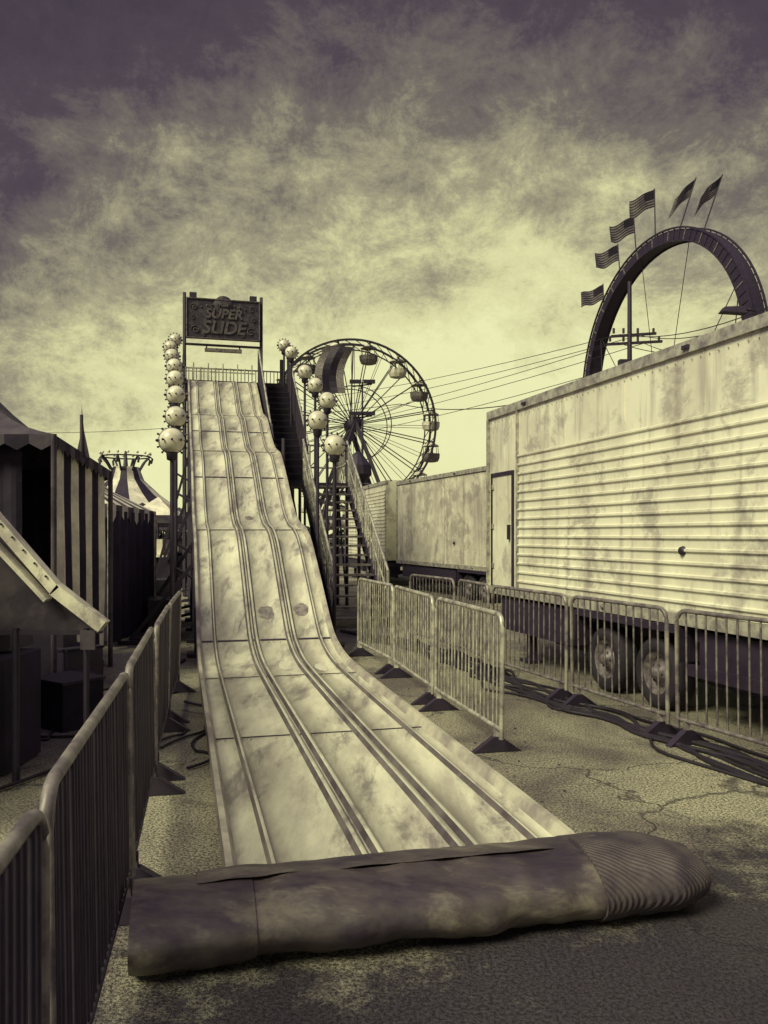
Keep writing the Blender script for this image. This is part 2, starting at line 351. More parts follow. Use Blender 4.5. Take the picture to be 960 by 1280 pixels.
def globe(px,py,d,r,foot):
    g=MB(); c=P(px,py,d)
    g.sph(c,r,0,24,14)
    for ring in range(2):
        nb=14 if ring==0 else 10
        for k in range(nb):
            t=2*math.pi*(k+.5*(ring==1))/nb
            e=R*math.cos(t)+Vector((0,0,math.sin(t))) if ring==0 else R*math.cos(t)+U*math.sin(t)
            g.tube(c+e*r*.96,c+e*(r+.018),.010,1,6); g.sph(c+e*(r+.028),.0165,1,7,5)
    g.lathe(c,U,[(r-.004,-.012),(r+.008,-.012),(r+.008,.012),(r-.004,.012)],1,24)
    g.lathe(c+Vector((0,0,-r)),(0,0,1),[(.02,-.10),(.07,-.08),(.08,.03)],1,12)
    g.tube(c+Vector((0,0,-r-.05)),Vector((c.x,c.y,foot)),.028,1,8)
    if foot>.1: g.tube(Vector((c.x,c.y,foot+.3)),Vector((c.x+(.35 if px<300 else -.35),c.y,foot+.1)),.025,1,6)
    else: g.box((c.x,c.y,.02),(.3,.3,.04),1)
    g.finish("globe_lamp",['globe','dark'])
for px,py,d in((215,551,10.8),(220,521,13.2),(220,494,14.6),(219,474,16.2),(218,458,17.8),(215,445,19.6),(213,434,21.4),(219,425,22.9)):
    s_=(d-4)/.97; globe(px,py,d,.17,max(0,zp(min(s_,18.9))-.9) if d>12 else 0)
for px,py,d in((418,557,12.4),(397,526,13.6),(409,501,15.8),(394,482,17.3),(381,465,18.8),(364,441,21.3),(355,432,22.9)):
    globe(px,py,d,.165,0)

# ------------------------------------------------------------ rolled mat
root=empty("rolled_landing_mat",(0.2,3.5,0))
A=Vector((-1.01,3.28,0));B=Vector((1.43,3.86,0)); ax=(B-A).normalized(); nr=Vector((-ax.y,ax.x,0))
def roll(name,t0,t1,a,b,m,extra=0,nseg=70):
    g=MB();vs=[];nn=40
    for k in range(nseg+1):
        t=t0+(t1-t0)*k/nseg; c=A.lerp(B,t)
        endf=1-((t-.90)/.10)**2*.38 if t>.90 else 1
        for i in range(nn):
            th=2*math.pi*i/nn
            nz=noise.noise(Vector((t*7,math.cos(th)*.8,math.sin(th)*.8)))*.035+noise.noise(Vector((t*22,math.cos(th)*1.5,3)))*.014+noise.noise(Vector((t*5+math.cos(th)*1.2,math.sin(th)*2,7)))*.012
            y=math.cos(th)*(a*endf+nz+extra); z=b+math.sin(th)*(b*endf+nz*.8+extra)
            z=max(.006,z)
            vs.append(c+nr*y+Vector((0,0,z)))
    g.add(vs,[(k*nn+i,(k+1)*nn+i,(k+1)*nn+(i+1)%nn,k*nn+(i+1)%nn) for k in range(nseg) for i in range(nn)],0,True)
    for k,sgn in((0,-1),(nseg,1)):
        ring=[vs[k*nn+i] for i in range(nn)]; cen=sum(ring,Vector())/nn
        rings=[ring]
        for f,dp in((.9,.0),(.86,-.03),(.62,-.03),(.58,0),(.5,0),(.45,-.04),(.1,-.04)):
            rings.append([cen+(p-cen)*f+ax*sgn*dp for p in ring])
        vv=[p for r_ in rings for p in r_]
        g.add(vv,[(j*nn+i,j*nn+(i+1)%nn,(j+1)*nn+(i+1)%nn,(j+1)*nn+i) for j in range(len(rings)-1) for i in range(nn)],0,False)
    return g.finish(name,[m],root)
roll("vinyl_roll",0,.80,.27,.135,'mat')
roll("vinyl_wrap",.0,.19,.27,.135,'mat',extra=.006,nseg=20)
roll("ribbed_roll_end",.775,1.0,.27,.135,'rib',extra=.012,nseg=30)
g=MB();vs=[];nu,nv=60,10
for j in range(nv+1):
    for i in range(nu+1):
        t=.10+.73*i/nu; y=.0+.47*j/nv+.02*noise.noise(Vector((t*9,0,4)))*(j/nv)
        z=.278 if j<3 else .278-.185*((j-2)/(nv-2))**1.4
        vs.append(A.lerp(B,t)+nr*y+Vector((0,0,max(z,.088)+.012*noise.noise(Vector((t*14,y*5,0))))))
g.add(vs,[(j*(nu+1)+i,j*(nu+1)+i+1,(j+1)*(nu+1)+i+1,(j+1)*(nu+1)+i) for j in range(nv) for i in range(nu)],0,True)
g.finish("mat_flap",['mat'],root)

# ------------------------------------------------------------ barriers
def barrier(a,b,h=1.08,sp=.11,mm=('steel','dark','steel'),br=.0085):
    g=MB();a=Vector((*a,0));b=Vector((*b,0));d=(b-a);Ln=d.length;d.normalize();n_=Vector((-d.y,d.x,0))
    a2=a+d*.03;b2=b-d*.03;r=.019
    lean=n_*random.uniform(-.025,.025)+d*random.uniform(-.01,.01)
    def Z(p,z): return p+Vector((0,0,z))+lean*z
    k=.10
    pts=[Z(a2,.12)]+[Z(a2,h-k)]+[Z(a2+d*k*(1-math.cos(t)),h-k+k*math.sin(t)) for t in(.4,.8,1.2,1.57)]
    pts+=[Z(b2-d*k*(1-math.cos(t)),h-k+k*math.sin(t)) for t in(1.57,1.2,.8,.4)]+[Z(b2,h-k),Z(b2,.12)]
    g.path(pts,r,2,8)
    g.tube(Z(a2,.19),Z(b2,.19),r*.9,0,8)
    nb=int(Ln/sp)
    for i in range(1,nb):
        p=a2.lerp(b2,i/nb)+n_*random.uniform(-.004,.004); g.tube(Z(p,.19),Z(p,h-.01),br,0,6)
    for p in(a2+d*.1,b2-d*.1):
        g.beam(Z(p,.2),Z(p,.05),.05,.012,0)
        g.add([p+n_*.20-d*.03+Vector((0,0,.004)),p-n_*.20-d*.03+Vector((0,0,.004)),p-n_*.03-d*.03+Vector((0,0,.12)),p+n_*.03-d*.03+Vector((0,0,.12)),
               p+n_*.20+d*.03+Vector((0,0,.004)),p-n_*.20+d*.03+Vector((0,0,.004)),p-n_*.03+d*.03+Vector((0,0,.12)),p+n_*.03+d*.03+Vector((0,0,.12))],
              [(0,1,2,3),(7,6,5,4),(0,4,5,1),(1,5,6,2),(2,6,7,3),(3,7,4,0)],1)
    g.finish("crowd_barrier",list(mm))
for a,b in(((.91,6.26),(.50,8.0)),((.49,8.05),(.12,9.8)),((.11,9.85),(-.37,11.5))): barrier(a,b,sp=.095)
for a,b in(((3.0,5.3),(2.40,6.72)),((2.38,6.78),(1.88,8.2)),((1.86,8.25),(1.30,9.85)),((1.27,9.95),(1.0,11.15)),((.98,11.2),(.40,12.6)),((3.55,3.7),(3.02,5.25))): barrier(a,b,mm=('rim','dark','toprail'))
for a,b in(((-2.25,8.9),(-1.92,7.2)),((-1.90,7.15),(-1.55,5.5)),((-1.53,5.45),(-1.16,3.75)),((-1.15,3.7),(-.80,1.95)),((-.79,1.9),(-.52,.3))): barrier(a,b,sp=.055,mm=('oldsteel','dark','toprail'),br=.011)

# ------------------------------------------------------------ trailers
def trailer(corner,deg,Ln,Wd,z0,z1,ribs,wheels=(),smooth0=0.0,mat_='trailer',door=False):
    a=math.radians(deg);e=Vector((math.sin(a),-math.cos(a),0));inn=Vector((math.cos(a),math.sin(a),0));C=Vector((*corner,0))
    def T(l,i,z): return C+e*l+inn*i+Vector((0,0,z))
    root=empty("cargo_trailer",T(Ln/2,Wd/2,0)); g=MB()
    def bx(l0,l1,i0,i1,za,zb,m): 
        g.box(T((l0+l1)/2,(i0+i1)/2,(za+zb)/2),(abs(i1-i0),abs(l1-l0),zb-za),m,a)
    bx(0,Ln,0.0,Wd,z0,z1-.0,0)
    g2=MB()
    def skin(l0,l1,za,zb,off):
        zs=[];z=za
        while z<zb-.10:
            zs+=[(z,off),(z+.072,off),(z+.084,off+.022),(z+.104,off+.022),(z+.112,off)]; z+=.118
        zs.append((z,off))
        vs=[];
        KL=24
        for q in range(KL+1):
            l=l0+(l1-l0)*q/KL
            for zz,o in zs: vs.append(T(l,-o-.006*noise.noise(Vector((l*1.3,zz*1.5,2)))-.003,zz))
        k=len(zs); g2.add(vs,[(q*k+i,q*k+i+1,(q+1)*k+i+1,(q+1)*k+i) for q in range(KL) for i in range(k-1)],0)
    if ribs: skin(smooth0+.03,Ln-.03,z0+.06,z0+ribs,.006)
    l=smooth0
    bx(l-.02,l+.02,-.03,0,z0+.02,z1-.08,1)
    x=l+1.25
    while x<Ln:
        bx(x-.004,x+.004,-.006,0,z0+ribs+.02 if ribs else z0,z1-.08,0 if ribs else 1); x+=1.25
    x=.1
    while x<Ln:
        g.sph(T(x,-.012,z1-.14),.008,1,5,3); x+=.12
    bx(-.02,Ln+.02,-.035,.05,z1-.08,z1+.03,1); bx(-.02,Ln+.02,-.035,.05,z0-.06,z0+.05,1)
    bx(-.03,.03,-.035,.04,z0+.05,z1-.08,1); bx(-.03,.03,Wd-.04,Wd+.03,z0,z1,1)
    bx(.05,Ln,.06,Wd-.06,z1+.0,z1+.045,0)
    bx(.2,Ln-.2,.25,.40,z0-.28,z0-.06,2);bx(.2,Ln-.2,Wd-.4,Wd-.25,z0-.28,z0-.06,2)
    x=.3
    while x<Ln: bx(x,x+.08,.06,Wd-.05,z0-.2,z0-.07,2); x+=.6
    bx(Ln*.1,Ln*.92,.5,.56,.25,z0-.1,2)
    for lw in(.9,Ln-1.2): bx(lw,lw+.1,.15,.25,.05,z0-.06,2); bx(lw-.08,lw+.18,.08,.32,.01,.05,2)
    if door:
        bx(.14,.80,-.012,0,z0+.06,z0+1.58,0)
        for q in(.13,.81): bx(q-.018,q+.018,-.028,0,z0+.05,z0+1.60,2)
        bx(.11,.83,-.028,0,z0+1.58,z0+1.63,2); bx(.70,.74,-.05,-.012,z0+.7,z0+.9,2)
        for hz in(.3,.85,1.4): bx(.15,.20,-.03,-.012,z0+hz,z0+hz+.07,1)
    for lw in wheels:
        g.lathe(T(lw,.06,.35),-inn,[(.19,-.02),(.20,.0),(.22,.03),(.31,.035),(.345,.0),(.35,-.06),(.35,-.18),(.31,-.22),(.15,-.22)],3,28)
        g.lathe(T(lw,.06,.35),-inn,[(0,.05),(.05,.05),(.06,.02),(.10,.0),(.12,-.05),(.17,-.055),(.20,.015),(.21,.015)],4,24)
        for k in range(6):
            t=k*math.pi/3; g.sph(T(lw,.055,.35)+e*math.cos(t)*.085+Vector((0,0,math.sin(t)*.085)),.014,2,6,4)
        g.tube(T(lw,.1,.35),T(lw,Wd-.1,.35),.05,2,8)
        g.lathe(T(lw,Wd-.3,.35),inn,[(0,.2),(.2,.2),(.33,.22),(.35,.15),(.35,-.02),(.1,-.02)],3,20)
    if wheels:
        w0=min(wheels)-.45;w1=max(wheels)+.45
        bx(w0,w1,-.06,.22,z0-.14,z0-.07,2); bx(w0-.03,w0,-.06,.22,z0-.4,z0-.08,2); bx(w1,w1+.03,-.06,.22,z0-.4,z0-.08,2)
        bx(w1+.1,Ln-1.5,-.0,.06,.42,.52,2); bx(w1+.2,w1+1.5,.05,.5,.38,z0-.1,2)
        bx(.4,w0-.3,.02,.45,.40,z0-.1,2)
        for q in(.5,3.1,5.6): g.sph(T(q,-.04,z0-.0),.03,4,8,5)
        g.lathe(T(4.42,-.012,z0+.62),-inn,[(0,.03),(.035,.03),(.045,0)],2,12); 
        for q in(1.2,4.5,7.8): g.box(T(q,-.045,z1-.03),(.03,.09,.035),2,a)
        bx(w1+1.7,w1+1.9,-.028,-.01,z0+.3,z0+.42,1)
    g.finish("body",[mat_,'steel','dark','tyre','rim'],root)
    if ribs: g2.finish("ribbed_skin",[mat_],root)
trailer((1.51,11.7),16.2,10.5,2.4,.93,3.42,1.90,(3.0,3.92),.95,'trailer',True)
trailer((.43,26.0),19.3,8.2,2.4,.85,3.35,0,(5.2,6.1),.0,'trailer2')
trailer((-1.55,33.2),13.5,6.9,2.4,.85,3.42,2.3,(4,4.9),.0,'trailer')

# ------------------------------------------------------------ ferris wheel
C=P(441,531,60);Rw=6.1;ph=math.radians(12);H=Vector((math.cos(ph),math.sin(ph),0));AX=Vector((-math.sin(ph),math.cos(ph),0))
fw=empty("ferris_wheel",(C.x,C.y,0));g=MB()
def wp(t,r,o): return C+H*math.cos(t)*r+Vector((0,0,math.sin(t)*r))+AX*o
for o in(-.75,.75):
    for rr,w in((Rw,.14),(Rw-.42,.08),(Rw*.45,.06)):
        n_=64
        for k in range(n_):
            g.beam(wp(2*math.pi*k/n_,rr,o),wp(2*math.pi*(k+1)/n_,rr,o),w,w,0,up=AX)
    for k in range(16):
        t=2*math.pi*(k+.5)/16
        g.tube(wp(t,.3,o*.6),wp(t,Rw,o),.04,0,6)
        g.tube(wp(t+.10,.5,o*.6),wp(t+math.pi/16*1.0,Rw-.42,o),.02,0,5)
        for j in range(3):
            t2=2*math.pi*(k+j/3)/16; g.tube(wp(t2,Rw-.42,o),wp(t2+.13,Rw,o),.03,0,5)
for k in range(16):
    t=2*math.pi*(k+.5)/16; g.tube(wp(t,Rw,-.85),wp(t,Rw,.85),.06,0,6); g.tube(wp(t,Rw*.45,-.75),wp(t,Rw*.45,.75),.03,0,5)
g.finish("wheel_frame",['dark'],fw)
g=MB();g.lathe(C,AX,[(0,-1.1),(.5,-1.1),(.55,-.8),(.35,-.7),(.35,.7),(.55,.8),(.5,1.1),(0,1.1)],0,16)
for o in(-1.25,1.25):
    for sd in(-1,1):
        g.beam(C+AX*o,Vector((C.x,C.y,0))+H*sd*3.6+AX*o*1.8,.28,.28,0)
    g.beam(C+AX*o+Vector((0,0,-5))-H*1.9,C+AX*o+Vector((0,0,-5))+H*1.9,.15,.15,0)
g.box((C.x,C.y,.45),(8,5,.5),0,ph)
g.box(Vector((C.x,C.y,1.4))-AX*2.5,(7.5,.06,.06),1,ph)
for k in range(24): g.tube(Vector((C.x,C.y,.7))-AX*2.5+H*(-3.7+k*.32),Vector((C.x,C.y,1.4))-AX*2.5+H*(-3.7+k*.32),.02,1,4)
vs=[]
for j in range(9):
    z=C.z+5.4-j*.42; off=.6*math.sin(j/8*math.pi)
    for i in range(5): vs.append(Vector((C.x,C.y,z))-AX*1.35+H*(-2.2+i*.52-off*.7-j*.08)+AX*.1*math.sin(i*1.7+j*.6))
for j in range(8):
    for i in range(4): g.add([vs[j*5+i],vs[j*5+i+1],vs[(j+1)*5+i+1],vs[(j+1)*5+i]],[(0,1,2,3)],0 if i%3 else 2)
g.tube(Vector((C.x,C.y,C.z+5.5))-AX*1.35+H*-.2,C-AX*1.3+H*-.4,.06,0,6)
g.finish("tower",['dark','steel','rim'],fw)
g=MB()
for k in range(16):
    t=2*math.pi*(k+.5)/16; p=wp(t,Rw-.05,0)
    for o in(-.55,.55):
        g.tube(p+AX*o,p+AX*o+Vector((0,0,-1.05)),.035,0,5)
    q=p+Vector((0,0,-1.05))
    vs=[];
    for j,(rr,z) in enumerate(((.30,-.42),(.52,-.35),(.62,-.1),(.64,.22),(.58,.22),(.54,-.05))):
        for i in range(12): 
            a=2*math.pi*i/12; vs.append(q+H*math.cos(a)*rr*1.1+AX*math.sin(a)*rr+Vector((0,0,z)))
    g.add(vs,[(j*12+i,j*12+(i+1)%12,(j+1)*12+(i+1)%12,(j+1)*12+i) for j in range(5) for i in range(12)],1 if k%2 else 2,False)
    g.add(vs[:12],[tuple(range(12))],1)
    g.lathe(p+Vector((0,0,-.28)),(0,0,1),[(.62,0),(.60,.06),(.3,.24),(0,.3)],2,12)
    for a in(.5,2.6,3.7,5.8): g.tube(q+H*math.cos(a)*.6+AX*math.sin(a)*.5+Vector((0,0,.2)),p+H*math.cos(a)*.55+AX*math.sin(a)*.5+Vector((0,0,-.27)),.022,0,4)
g.finish("gondolas",['dark','rim','litefab'],fw)

g=MB(); bx_=P(447,600,45)
g.lathe((bx_.x,45,0),(0,0,1),[(1.2,0),(1.2,.6),(.5,.8),(.45,4.6),(.8,5.0),(.75,5.5),(.3,6.1),(0,6.3)],0,14,False)
for k in range(6):
    a=k*math.pi/3+.3; d=Vector((math.cos(a),math.sin(a),0)); b0=Vector((bx_.x,45,4.5))
    g.path([b0+d*.3,b0+d*1.0+Vector((0,0,-.1)),b0+d*1.7+Vector((0,0,-.7)),b0+d*2.0+Vector((0,0,-1.8))],.07,0,6)
    g.sph(b0+d*2.0+Vector((0,0,-2.2)),.45,1,10,6,(1,1,.8)); g.box(b0+d*2.0+Vector((0,0,-1.9)),(.5,.5,.3),0,a)
g.finish("spinning_ride",['dark','rim'])
def mast(px,top,d,arm=1.2,name="floodlight_mast"):
    g=MB();p=P(px,top,d);g.tube((p.x,p.y,0),p,.10,0,8,r2=.05)
    for z in(-.25,-2.2):
        g.beam(p+Vector((-arm,0,z)),p+Vector((arm,0,z+.15)),.08,.08,0)
        for x in(-arm,-arm*.4,arm*.4,arm): g.box(p+Vector((x,-.1,z+.28)),(.34,.22,.22),0,.2); 
    g.finish(name,['dark'])
mast(453,478,50,.6)
# ------------------------------------------------------------ coaster loop
Cc=Vector((18.0,53,11.95));Rr=9.0;h=Vector((.276,-.961,0));av=Vector((.961,.276,0))
lc=empty("loop_coaster",(18,53,0));g=MB()
def lp(t,r,o): return Cc+(-h)*math.sin(t)*r+Vector((0,0,math.cos(t)*r))+av*o
n_=96;vs=[]
for k in range(n_):
    t=2*math.pi*k/n_
    for r,o in((Rr,-.46),(Rr,.46),(Rr-.62,.46),(Rr-.62,-.46)): vs.append(lp(t,r,o))
g.add(vs,[(k*4+i,k*4+(i+1)%4,((k+1)%n_)*4+(i+1)%4,((k+1)%n_)*4+i) for k in range(n_) for i in range(4)],0)
for k in range(n_):
    t=2*math.pi*(k+.5)/n_
    for o in(-.48,.48): g.beam(lp(t,Rr+.04,o),lp(t,Rr-.64,o),.10,.04,1 if k%3==0 else 0,up=av)
for o in(-.5,.5): 
    for k in range(n_): g.beam(lp(2*math.pi*k/n_,Rr+.1,o),lp(2*math.pi*(k+1)/n_,Rr+.1,o),.10,.10,0,up=av)
    for k in range(n_): g.beam(lp(2*math.pi*k/n_,Rr-.66,o),lp(2*math.pi*(k+1)/n_,Rr-.66,o),.08,.08,0,up=av)
for t in(math.radians(100),math.radians(-100),math.radians(140),math.radians(-140)):
    for o in(-1,1): g.beam(lp(t,Rr,o*.4),Vector((lp(t,Rr,0).x,lp(t,Rr,0).y,0))+av*o*2.5,.3,.3,0)
for t in(-60,60): 
    for o in(-1,1): g.tube(lp(math.radians(t),Rr-.5,0),Vector((18,53,0))+av*o*4,.03,0,4)
for t in(-20,15): g.tube(lp(math.radians(t),Rr-.5,0),Vector((18,53,0))+h*t*.1,.025,0,4)
g.box((18,53,.5),(5,14,1),0,math.radians(16))
g.finish("track_ring",['dark','rim'],lc)
g=MB()
random.seed(3)
for t,pl in((50,2.4),(32,2.7),(18,3.0),(4,3.5),(-12,3.3),(-28,3.3)):
    t=math.radians(t);b=lp(t,Rr,0);tip=b+Vector((0,0,pl))+(-h)*math.sin(t)*.5+Vector((-.12*math.sin(t*5)+ (.9 if t<0 else 0),0,0))
    g.tube(b,tip,.04,0,6)
    fl,fh=2.1,1.15; nx,ny=14,13; vs=[];wd=Vector((-.80,-.25,-.42 if t>0 else -.75)).normalized()
    dn=(b-tip).normalized()
    for j in range(ny+1):
        for i in range(nx+1):
            u=i/nx; p=tip+wd*fl*u+dn*(fh*j/ny+.05)
            p+=Vector((0.1,1,0))*.20*math.sin(u*7+t*4+j*.12)*u+Vector((0,0,.17*math.sin(u*6+t*3)))*u
            vs.append(p)
    for j in range(ny):
        for i in range(nx):
            m=1 if (i<6 and j<7) else (2 if j%2 else 0)
            g.add([vs[j*(nx+1)+i],vs[j*(nx+1)+i+1],vs[(j+1)*(nx+1)+i+1],vs[(j+1)*(nx+1)+i]],[(0,1,2,3)],m)
g.finish("flags",['dark','darkfab','skirt'],lc)
g=MB();up=P(787,352,40);g.tube((up.x,40,0),up,.16,0,10,r2=.10)
for y,a in((418,1.3),(428,1.6)):
    p=P(787,y,40);g.beam(p+Vector((-a*.7,0,-.1)),p+Vector((a,0,.05)),.12,.12,0)
    for x in(-a*.6,-.3,.4,a*.9): g.tube(p+Vector((x,0,.05)),p+Vector((x,0,.3)),.06,0,6)
p=P(790,455,40);g.box(p+Vector((-.4,0,-.2)),(.5,.4,.8),0)
g.finish("utility_pole",['dark'])
g=MB();sp=P(930,388,22);g.tube((sp.x+.4,22,0),(sp.x+.4,22,sp.z-.2),.08,0,8)
g.path([(sp.x+.4,22,sp.z-.25),(sp.x+.35,22,sp.z),(sp.x,22,sp.z+.02)],.04,0,6)
g.add([(sp.x-.65,21.85,sp.z-.06),(sp.x,21.85,sp.z-.10),(sp.x,22.15,sp.z-.10),(sp.x-.65,22.15,sp.z-.06),(sp.x-.55,21.9,sp.z+.08),(sp.x,21.9,sp.z+.10),(sp.x,22.1,sp.z+.10),(sp.x-.55,22.1,sp.z+.08)],
 [(0,3,2,1),(4,5,6,7),(0,1,5,4),(1,2,6,5),(2,3,7,6),(3,0,4,7)],0)
g.finish("street_lamp",['dark'])
g=MB()
for (x0,y0,x1,y1,x2,y2) in((330,505,775,418,1010,362),(330,520,799,419,1010,372),(330,540,772,428,1010,420),(330,548,805,429,1010,425),(0,540,500,505,787,470),(330,560,787,455,1010,436)):
    for pa,pb in((P(x0,y0,75),P(x1,y1,40)),(P(x1,y1,40),P(x2,y2,22))):
        pts=[pa.lerp(pb,k/16)-Vector((0,0,.9*4*(k/16)*(1-k/16)*(.6))) for k in range(17)]
        g.path(pts,.018,0,4)
g.finish("power_lines",['cable'])

# ------------------------------------------------------------ left side tents
def striped_wall(g,a,b,z0,z1a,z1b,nst,mA,mB,wav=.035):
    a=Vector((*a,0));b=Vector((*b,0));d=(b-a).normalized();n_=Vector((-d.y,d.x,0));K=nst*6;vs=[]
    for j in range(5):
        for k in range(K+1):
            t=k/K; f=1-j/4; p=a.lerp(b,t)+n_*(wav*math.sin(k*1.05)*(.4+.6*f)+.06*f*noise.noise(Vector((k*.13,j*.4,1)))); z=z0+(z1a+(z1b-z1a)*t-z0)*j/4; vs.append(p+Vector((0,0,z)))
    for j in range(4):
        for k in range(K): g.add([vs[j*(K+1)+k],vs[j*(K+1)+k+1],vs[(j+1)*(K+1)+k+1],vs[(j+1)*(K+1)+k]],[(0,1,2,3)],mA if (k//6)%2 else mB,True)
tent=empty("striped_game_tent",(-5,9.5,0));g=MB()
XR=-3.58
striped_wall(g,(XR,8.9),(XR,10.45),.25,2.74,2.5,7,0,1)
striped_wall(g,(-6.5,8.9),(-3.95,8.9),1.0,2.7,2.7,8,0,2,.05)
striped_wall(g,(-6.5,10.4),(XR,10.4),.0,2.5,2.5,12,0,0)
ap=Vector((-5.15,9.7,3.9))
cor=[Vector((-6.7,8.7,2.77)),Vector((XR+.06,8.7,2.77)),Vector((XR+.06,10.5,2.52)),Vector((-6.7,10.5,2.52))]
for i in range(4):
    a,b=cor[i],cor[(i+1)%4];K=10;Q=8;vs=[]
    for j in range(Q+1):
        for k in range(K+1):
            u=j/Q;p=a.lerp(b,k/K).lerp(ap,u); p.z-=.30*math.sin(math.pi*u)*.8+.05*math.sin(k/K*math.pi)*(1-u); vs.append(p)
    for j in range(Q):
        for k in range(K): g.add([vs[j*(K+1)+k],vs[j*(K+1)+k+1],vs[(j+1)*(K+1)+k+1],vs[(j+1)*(K+1)+k]],[(0,1,2,3)],3,True)
    for k in range(12):
        p0=a.lerp(b,k/12);p1=a.lerp(b,(k+1)/12);mid=(p0+p1)/2
        g.add([p0,p1,p1-Vector((0,0,.10)),mid-Vector((0,0,.17)),p0-Vector((0,0,.10))],[(0,1,2,3,4)],k%2*2)
for c_ in cor: g.tube((c_.x,c_.y,0),c_,.03,2,6)
pt=Vector((XR+.04,9.55,2.62))
g.tube(pt,pt+Vector((0,0,.48)),.02,2,6)
g.add([pt+Vector((0,0,.30)),pt+Vector((-.07,0,-.02)),pt+Vector((.09,.02,-.02)),pt+Vector((.03,0,.30)),pt+Vector((.0,0,.60))],[(0,1,2,3,4)],3)
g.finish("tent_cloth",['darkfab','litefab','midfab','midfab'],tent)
g=MB()
g.box((-5.0,9.1,.45),(3.0,.4,.9),0);
for k in range(14): g.sph((-6.3+k*.2,9.1,1.0+.03*(k%3)),.09+.02*(k%2),1,8,6)
g.finish("counter",['dark','rim'],tent)
t2=empty("canopy_tent",(-5.2,13.2,0));g=MB()
x0,x1,y0,y1=-6.4,-4.0,11.9,14.2
ap=Vector(((x0+x1)/2+.2,(y0+y1)/2,2.85));cor=[Vector((x0,y0,2.15)),Vector((x1,y0,2.15)),Vector((x1,y1,2.1)),Vector((x0,y1,2.1))]
for i in range(4):
    a,b=cor[i],cor[(i+1)%4]
    for k in range(8):
        p0=a.lerp(b,k/8);p1=a.lerp(b,(k+1)/8); m0=p0.lerp(ap,.5)-Vector((0,0,.08));m1=p1.lerp(ap,.5)-Vector((0,0,.08))
        g.add([p0,p1,m1,m0],[(0,1,2,3)],k%2,True);g.add([m0,m1,ap],[(0,1,2)],k%2,True)
        mid=(p0+p1)/2; g.add([p0,p1,p1-Vector((0,0,.16)),mid-Vector((0,0,.27)),p0-Vector((0,0,.16))],[(0,1,2,3,4)],1-k%2)
for c_ in cor: g.tube((c_.x,c_.y,0),c_,.035,3,6)
striped_wall(g,(x1,y0+.1),(x1,y1),.1,2.05,2.05,6,2,2);striped_wall(g,(x0,y0+.4),(x1,y0+.4),.1,2.0,2.0,6,2,2,.06)
g.finish("canopy",['midfab','litefab','darkfab','steel'],t2)
g=MB();c=P(157,640,34);cx=c.x
def cz(y): return CH+(668-y)/F*34
nn=16
for k in range(nn):
    a0=2*math.pi*k/nn;a1=2*math.pi*(k+1)/nn
    def q(a,r,z): return Vector((cx+math.cos(a)*r,34+math.sin(a)*r,z))
    m=k%2
    for (r0,z0,r1,z1) in((.55,cz(584),.75,cz(600)),(.75,cz(600),1.4,cz(618)),(1.4,cz(618),2.3,cz(638)),(2.3,cz(638),2.3,cz(650))):
        g.add([q(a0,r0,z0),q(a1,r0,z0),q(a1,r1,z1),q(a0,r1,z1)],[(0,1,2,3)],m)
    pts=[q(a0,.5,cz(604)),q(a0,.6,cz(588)),q(a0,.80,cz(578)),q(a0,1.02,cz(571)),q(a0,1.12,cz(574)),q(a0,1.06,cz(580))]
    if k%2==0: g.path(pts,.045,0,6)
    g.sph(q(a0,1.0,cz(567)),.06,1,6,4); g.tube(q(a0,.98,cz(571)),q(a1,.98,cz(571)),.03,0,4)
    g.tube(q(a0,2.2,cz(648)),q(a0,2.6,.9),.015,0,4); g.box(q(a0,2.6,.8),(.35,.35,.3),0,a0)
g.lathe((cx,34,0),(0,0,1),[(.9,0),(.9,1.0),(.4,1.2),(.4,cz(600)),(.62,cz(590)),(.1,cz(583)),(0.05,cz(565)),(0,cz(563))],0,14)
g.finish("swing_ride",['dark','litefab'])
random.seed(5)
for (px,w,hh,d,m1) in((198,1.4,2.3,26,'litefab'),(224,1.6,2.1,30,'midfab'),(178,1.5,2.2,28,'darkfab')):
    g=MB();x=(px-480)/F*d
    ap=Vector((x,d,hh+.6));cor=[Vector((x-w/2,d-w/2,hh)),Vector((x+w/2,d-w/2,hh)),Vector((x+w/2,d+w/2,hh)),Vector((x-w/2,d+w/2,hh))]
    for i in range(4):
        a,b=cor[i],cor[(i+1)%4];g.add([a,b,ap],[(0,1,2)],0);g.quad(a,b,b-Vector((0,0,.25)),a-Vector((0,0,.25)),1);g.tube((a.x,a.y,0),a,.03,2,5)
    g.box((x,d,.5),(w*.9,w*.8,1.0),2);g.box((x,d-w*.42,1.02),(w*.95,.3,.05),0)
    for k in range(4): g.box((x-w*.3+k*w*.2,d-w*.2,1.3),(.18,.2,.5),k%2)
    g.finish("concession_stall",[m1,'midfab','darkfab'])
bt=empty("game_booth",(-4.6,5.4,0));g=MB()
g.box((-4.9,5.6,1.3),(2.4,3.2,2.4),0)
g.box((-3.66,5.6,2.55),(.1,3.2,.1),1)
def bp(px,py,d=5.6): return P(px,py,d)
pl=[bp(-60,590),bp(0,652),bp(70,738),bp(128,772),bp(126,792),bp(-60,790)]
fr=pl;bk=[p+Vector((0,.05,0)) for p in pl]
g.add(fr+bk,[tuple(range(6)),tuple(range(11,5,-1))]+[(i,(i+1)%6,6+(i+1)%6,6+i) for i in range(6)],2)
for a,b,w in((bp(-60,585,5.55),bp(72,738,5.55),.075),(bp(70,736,5.55),bp(130,783,5.55),.085),(bp(-60,622,5.50),bp(60,750,5.5),.03)): g.beam(a,b,.10,w,1)
g.beam(bp(-60,790,5.62),bp(118,790,5.62),.06,.03,3)
g.tube(bp(108,785),Vector((bp(108,0).x,5.6,0)),.02,3,6); g.box(bp(110,800,5.55),(.10,.02,.13),2)
